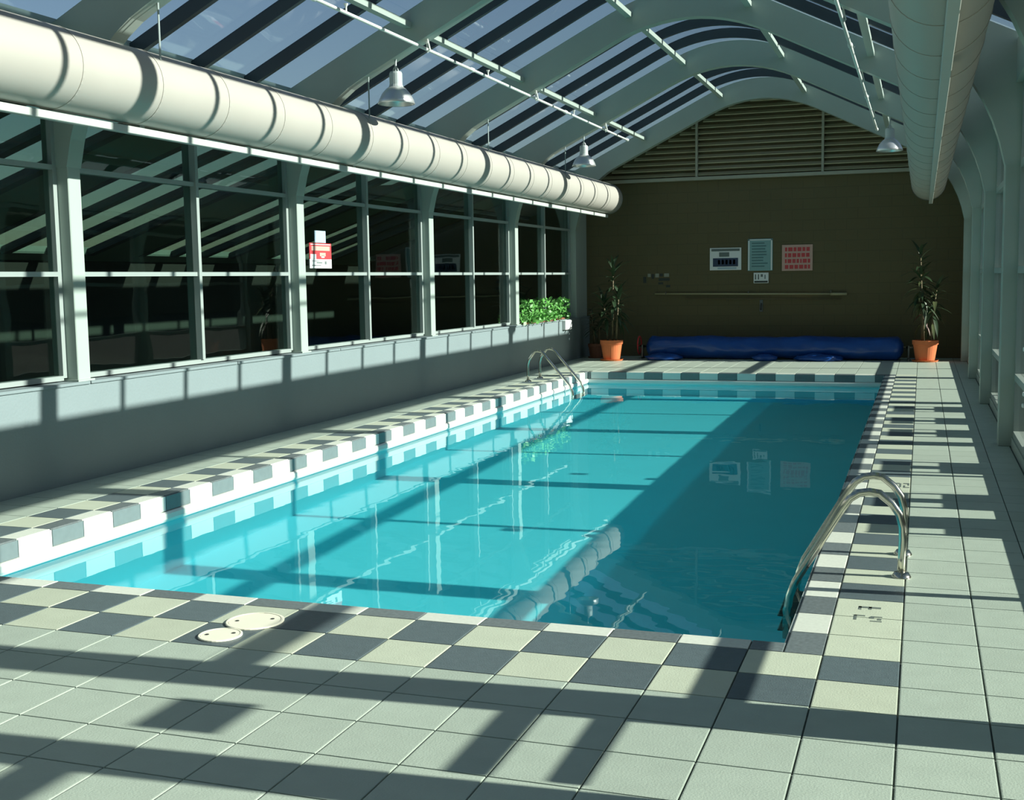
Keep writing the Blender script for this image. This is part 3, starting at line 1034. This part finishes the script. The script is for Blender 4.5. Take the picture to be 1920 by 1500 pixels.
obj('axle', T([(cx0 - 0.16, cy, cz), (cx1 + 0.16, cy, cz)], 0.022, 10), 'chrome', t, smooth=True)
for x in (cx0 - 0.09, cx1 + 0.09):
    obj('end_stand', B((x - 0.02, x + 0.02, cy - 0.20, cy + 0.20, 0.0, 0.035), (x - 0.018, x + 0.018, cy - 0.03, cy + 0.03, 0.03, cz + 0.03), bevel=0.004), 'steel_dark', t)
bm = bmesh.new()
add_tube(bm, [(cx0 - 0.15, cy + 0.17 * math.cos(k * math.pi / 10), cz + 0.02 + 0.17 * math.sin(k * math.pi / 10)) for k in range(21)], 0.014, 8, cap=False)
add_tube(bm, [(cx0 - 0.15, cy - 0.17, cz + 0.02), (cx0 - 0.15, cy + 0.17, cz + 0.02)], 0.010, 6)
obj('hand_wheel', bm, 'red_paint', t)

# ------------------------------------------------------------------ plants
def leaf_mesh(name, length, width, droop, m):
    bm = bmesh.new()
    n = 7
    rows = []
    for k in range(n + 1):
        f = k / n
        w = width * (0.35 + 0.65 * math.sin(min(1, f * 2.2) * math.pi / 2)) * (1 - f ** 3) + 0.001
        x = length * f
        zz = -droop * length * f * f
        rows.append((bm.verts.new((x, -w / 2, zz + 0.12 * w)), bm.verts.new((x, 0, zz)), bm.verts.new((x, w / 2, zz + 0.12 * w))))
    for k in range(n):
        a, b = rows[k], rows[k + 1]
        bm.faces.new((a[0], b[0], b[1], a[1]))
        bm.faces.new((a[1], b[1], b[2], a[2]))
    return mesh_of(name, bm, m, smooth=True)
def potted(label, x, y, pot_m, pr, ph, canes, leaf_sets, seed, red=None, cat='plant'):
    R = random.Random(seed)
    t = thing('potted_dracaena', label, cat, (x, y, 0.0))
    prof = [(pr * 0.70, 0.0), (pr * 0.74, 0.01), (pr * 0.93, ph * 0.78), (pr * 1.0, ph * 0.80), (pr * 1.02, ph), (pr * 0.93, ph), (pr * 0.90, ph * 0.86), (0.001, ph * 0.86)]
    pot = obj('pot', lathe(prof, (x, y, 0.02), 28), pot_m, t, smooth=False)
    obj('soil', lathe([(0.001, ph * 0.88), (pr * 0.89, ph * 0.87)], (x, y, 0.02), 20), 'soil', pot)
    obj('saucer', lathe([(0.001, 0.0), (pr * 0.95, 0.0), (pr * 1.05, 0.03), (pr * 1.0, 0.03), (pr * 0.9, 0.012), (0.001, 0.012)], (x, y, 0.0), 28), pot_m, t)
    for (dx, dy, h, lean) in canes:
        p0 = Vector((x + dx, y + dy, ph * 0.8))
        p1 = Vector((x + dx + lean * 0.5, y + dy, ph + (h - ph) * 0.55))
        p2 = Vector((x + dx + lean, y + dy, h))
        cn = obj('cane', T([p0, p1, p2], [0.020, 0.017, 0.013], 8), 'cane', t, smooth=True)
        for (z0, z1, cnt, ms, lo, hi) in leaf_sets:
            for k in range(cnt):
                f = (k + R.random()) / cnt
                zz = h - (h - ph) * (1 - (z0 + (z1 - z0) * f))
                c = p0.lerp(p2, max(0, min(1, (zz - p0.z) / max(0.01, p2.z - p0.z))))
                az = k * 2.399 + R.random()
                el = lo + (hi - lo) * f + R.uniform(-0.12, 0.12)
                me_ = ms[R.randrange(len(ms))]
                s = R.uniform(0.75, 1.15)
                link('leaf', me_, c, cn, rot=(0, -el, az), scale=(s, s, s))
    return t
ld = leaf_mesh('leaf', 0.38, 0.070, 0.40, 'leaf_dark')
ld2 = leaf_mesh('leaf', 0.30, 0.070, 0.7, 'leaf_dark')
lp = leaf_mesh('leaf', 0.36, 0.075, 0.40, 'leaf_pale')
lp2 = leaf_mesh('leaf', 0.30, 0.070, 0.70, 'leaf_pale')
lr = leaf_mesh('leaf', 0.30, 0.045, 0.55, 'leaf_red')
ls_ = leaf_mesh('leaf', 0.22, 0.045, 0.5, 'leaf_dark')
LP = (-5.20, 16.86)
potted('dark leafed potted dracaena in an orange terracotta pot by the block wall', LP[0], LP[1], 'terracotta', 0.215, 0.37,
       [(0.02, 0.0, 1.75, 0.02), (-0.07, 0.03, 1.15, -0.10), (0.09, -0.02, 1.25, 0.06)],
       [(0.42, 1.0, 30, [ld, ld2, ld], -0.6, 1.3)], 5)
potted('dark leafy shrub in a brown pot in the corner beside the terracotta pot', -5.70, 17.55, 'terracotta_dark', 0.15, 0.26,
       [(-0.03, 0, 0.95, -0.06), (0.05, 0.03, 0.85, 0.05), (0.0, -0.05, 0.75, -0.05)], [(0.4, 1.0, 14, [ls_], -0.2, 1.0)], 6)
potted('tall potted dracaena with pale leaves beside the blue cover and right wall', 0.43, 17.22, 'terracotta', 0.22, 0.36,
       [(-0.05, 0.0, 1.92, -0.06), (0.08, 0.02, 1.30, 0.09), (-0.02, -0.05, 1.55, -0.08)],
       [(0.45, 1.0, 30, [lp, lp2, ld, ld2], -0.8, 1.3), (0.15, 0.50, 6, [lr, lr, lp2], -0.9, 0.2)], 9)

# low green plants on the sill of the block wall
def sill_plant(label, y0, y1, m, h, seed, xc=-6.05, zb=0.80):
    R = random.Random(seed)
    t = thing('sill_plant', label, 'plant', (xc, (y0 + y1) / 2, zb), 'green plants on the block wall sill')
    obj('tray', B((xc - 0.05, xc + 0.05, y0 + 0.05, y1 - 0.05, zb, zb + 0.03), bevel=0.004), 'terracotta_dark', t)
    bm = bmesh.new()
    for k in range(int(260 * (y1 - y0))):
        p = Vector((xc + R.uniform(-0.07, 0.09), R.uniform(y0, y1), zb + 0.02 + h * R.random() ** 1.3))
        d = Vector((R.uniform(-0.6, 1.0), R.uniform(-1, 1), R.uniform(-0.4, 0.9))).normalized()
        s = d.cross(Vector((R.uniform(-1, 1), R.uniform(-1, 1), R.uniform(-1, 1)))).normalized()
        ln, wd = R.uniform(0.05, 0.10), R.uniform(0.02, 0.04)
        v = [bm.verts.new(q) for q in (p, p + d * ln * 0.5 + s * wd, p + d * ln, p + d * ln * 0.5 - s * wd)]
        bm.faces.new(v)
    f = obj('foliage', bm, m, t)
    f['kind'] = 'stuff'
sill_plant('low green plant sprawling along the front of the block wall sill', 13.95, 15.75, 'leaf_green', 0.15, 21, xc=-6.02)
sill_plant('taller bushy green plant on the sill behind the low one', 14.15, 16.9, 'leaf_green', 0.36, 22, xc=-6.10)
jb = at(1063, 609, 0, -5.97)
t = thing('switch_box', 'small white box fixed at the far end of the block wall', 'box', (-6.0, jb.y, jb.z - 0.08))
obj('box_body', B((-6.0, -5.93, jb.y - 0.20, jb.y + 0.20, jb.z - 0.09, jb.z + 0.09), bevel=0.01), 'white_plastic', t)
obj('cover_plate', B((-5.93, -5.922, jb.y - 0.16, jb.y + 0.16, jb.z - 0.065, jb.z + 0.065), bevel=0.003), 'paper_white', t)

# red and white warning notice stuck on the left glazing
XS = -6.165
a, b = at(580, 455, 0, XS), at(622, 502, 0, XS)
ys0, ys1 = a.y, b.y
z1, z0 = a.z, at(600, 503, 0, XS).z
t = thing('warning_sign', 'red and white warning notice stuck on the left window', 'sign', (XS, (ys0 + ys1) / 2, z0))
zm = z0 + (z1 - z0) * 0.36
obj('lower_sheet', B((XS - 0.008, XS, ys0, ys1, z0, zm)), 'paper_white', t)
obj('upper_sheet', B((XS - 0.008, XS, ys0, ys1, zm, z1)), 'sign_red', t)
W, H = ys1 - ys0, z1 - z0
for fy0, fz0, fy1, fz1, m in ((0.08, 0.70, 0.92, 0.88, 'sign_rose'), (0.45, 0.48, 0.72, 0.62, 'sign_rose'), (0.52, 0.42, 0.66, 0.50, 'paper_white'),
                              (0.03, 0.36, 0.28, 0.56, 'paper_white'), (0.05, 0.93, 0.95, 0.96, 'paper_white'),
                              (0.30, 0.20, 0.56, 0.25, 'ink_soft'), (0.68, 0.16, 0.76, 0.28, 'ink_soft'), (0.08, 0.10, 0.50, 0.13, 'ink_soft'), (0.10, 0.28, 0.40, 0.30, 'ink_soft')):
    obj('print_mark', B((XS, XS + 0.003, ys0 + W * fy0, ys0 + W * fy1, z0 + H * fz0, z0 + H * fz1)), m, t)
a, b = at(590, 432, 0, XS), at(611, 452, 0, XS)
obj('paper_slip', B((XS - 0.008, XS - 0.002, a.y, b.y, z1 + 0.005, a.z)), 'sign_sky', t)

# patio chairs standing outside along the right glazing; their shadows fall across the right deck
def patio_chair(x, y):
    w = 0.26
    t = thing('patio_chair', 'slatted patio chair outside the right windows', 'chair', (x, y, -0.05), 'patio chairs outside the right windows')
    for sy in (-1, 1):
        obj('back_post', B((x - 0.018, x + 0.018, y + sy * w - 0.02, y + sy * w + 0.02, -0.05, 0.74), bevel=0.003), 'steel_dark', t)
        obj('leg', B((x + 0.42, x + 0.456, y + sy * w - 0.02, y + sy * w + 0.02, -0.05, 0.36), bevel=0.003), 'steel_dark', t)
        obj('arm', B((x, x + 0.45, y + sy * w - 0.025, y + sy * w + 0.025, 0.52, 0.545), bevel=0.003), 'steel_dark', t)
    obj('back_slat', B((x - 0.01, x + 0.01, y - w, y + w, 0.64, 0.74), bevel=0.003), 'cane', t)
    obj('back_slat', B((x - 0.01, x + 0.01, y - w, y + w, 0.40, 0.54), bevel=0.003), 'cane', t)
    obj('back_stile', B((x - 0.01, x + 0.01, y - 0.09, y + 0.07, 0.54, 0.64)), 'cane', t)
    for k in range(5):
        obj('seat_slat', B((x + 0.01 + k * 0.088, x + 0.085 + k * 0.088, y - w, y + w, 0.36, 0.385), bevel=0.003), 'cane', t)
    obj('apron', B((x, x + 0.02, y - w, y + w, 0.12, 0.34)), 'cane', t)
for yc in (2.76, 3.62, 5.10, 7.26, 8.29, 9.43):
    patio_chair(1.72, yc + 0.10)
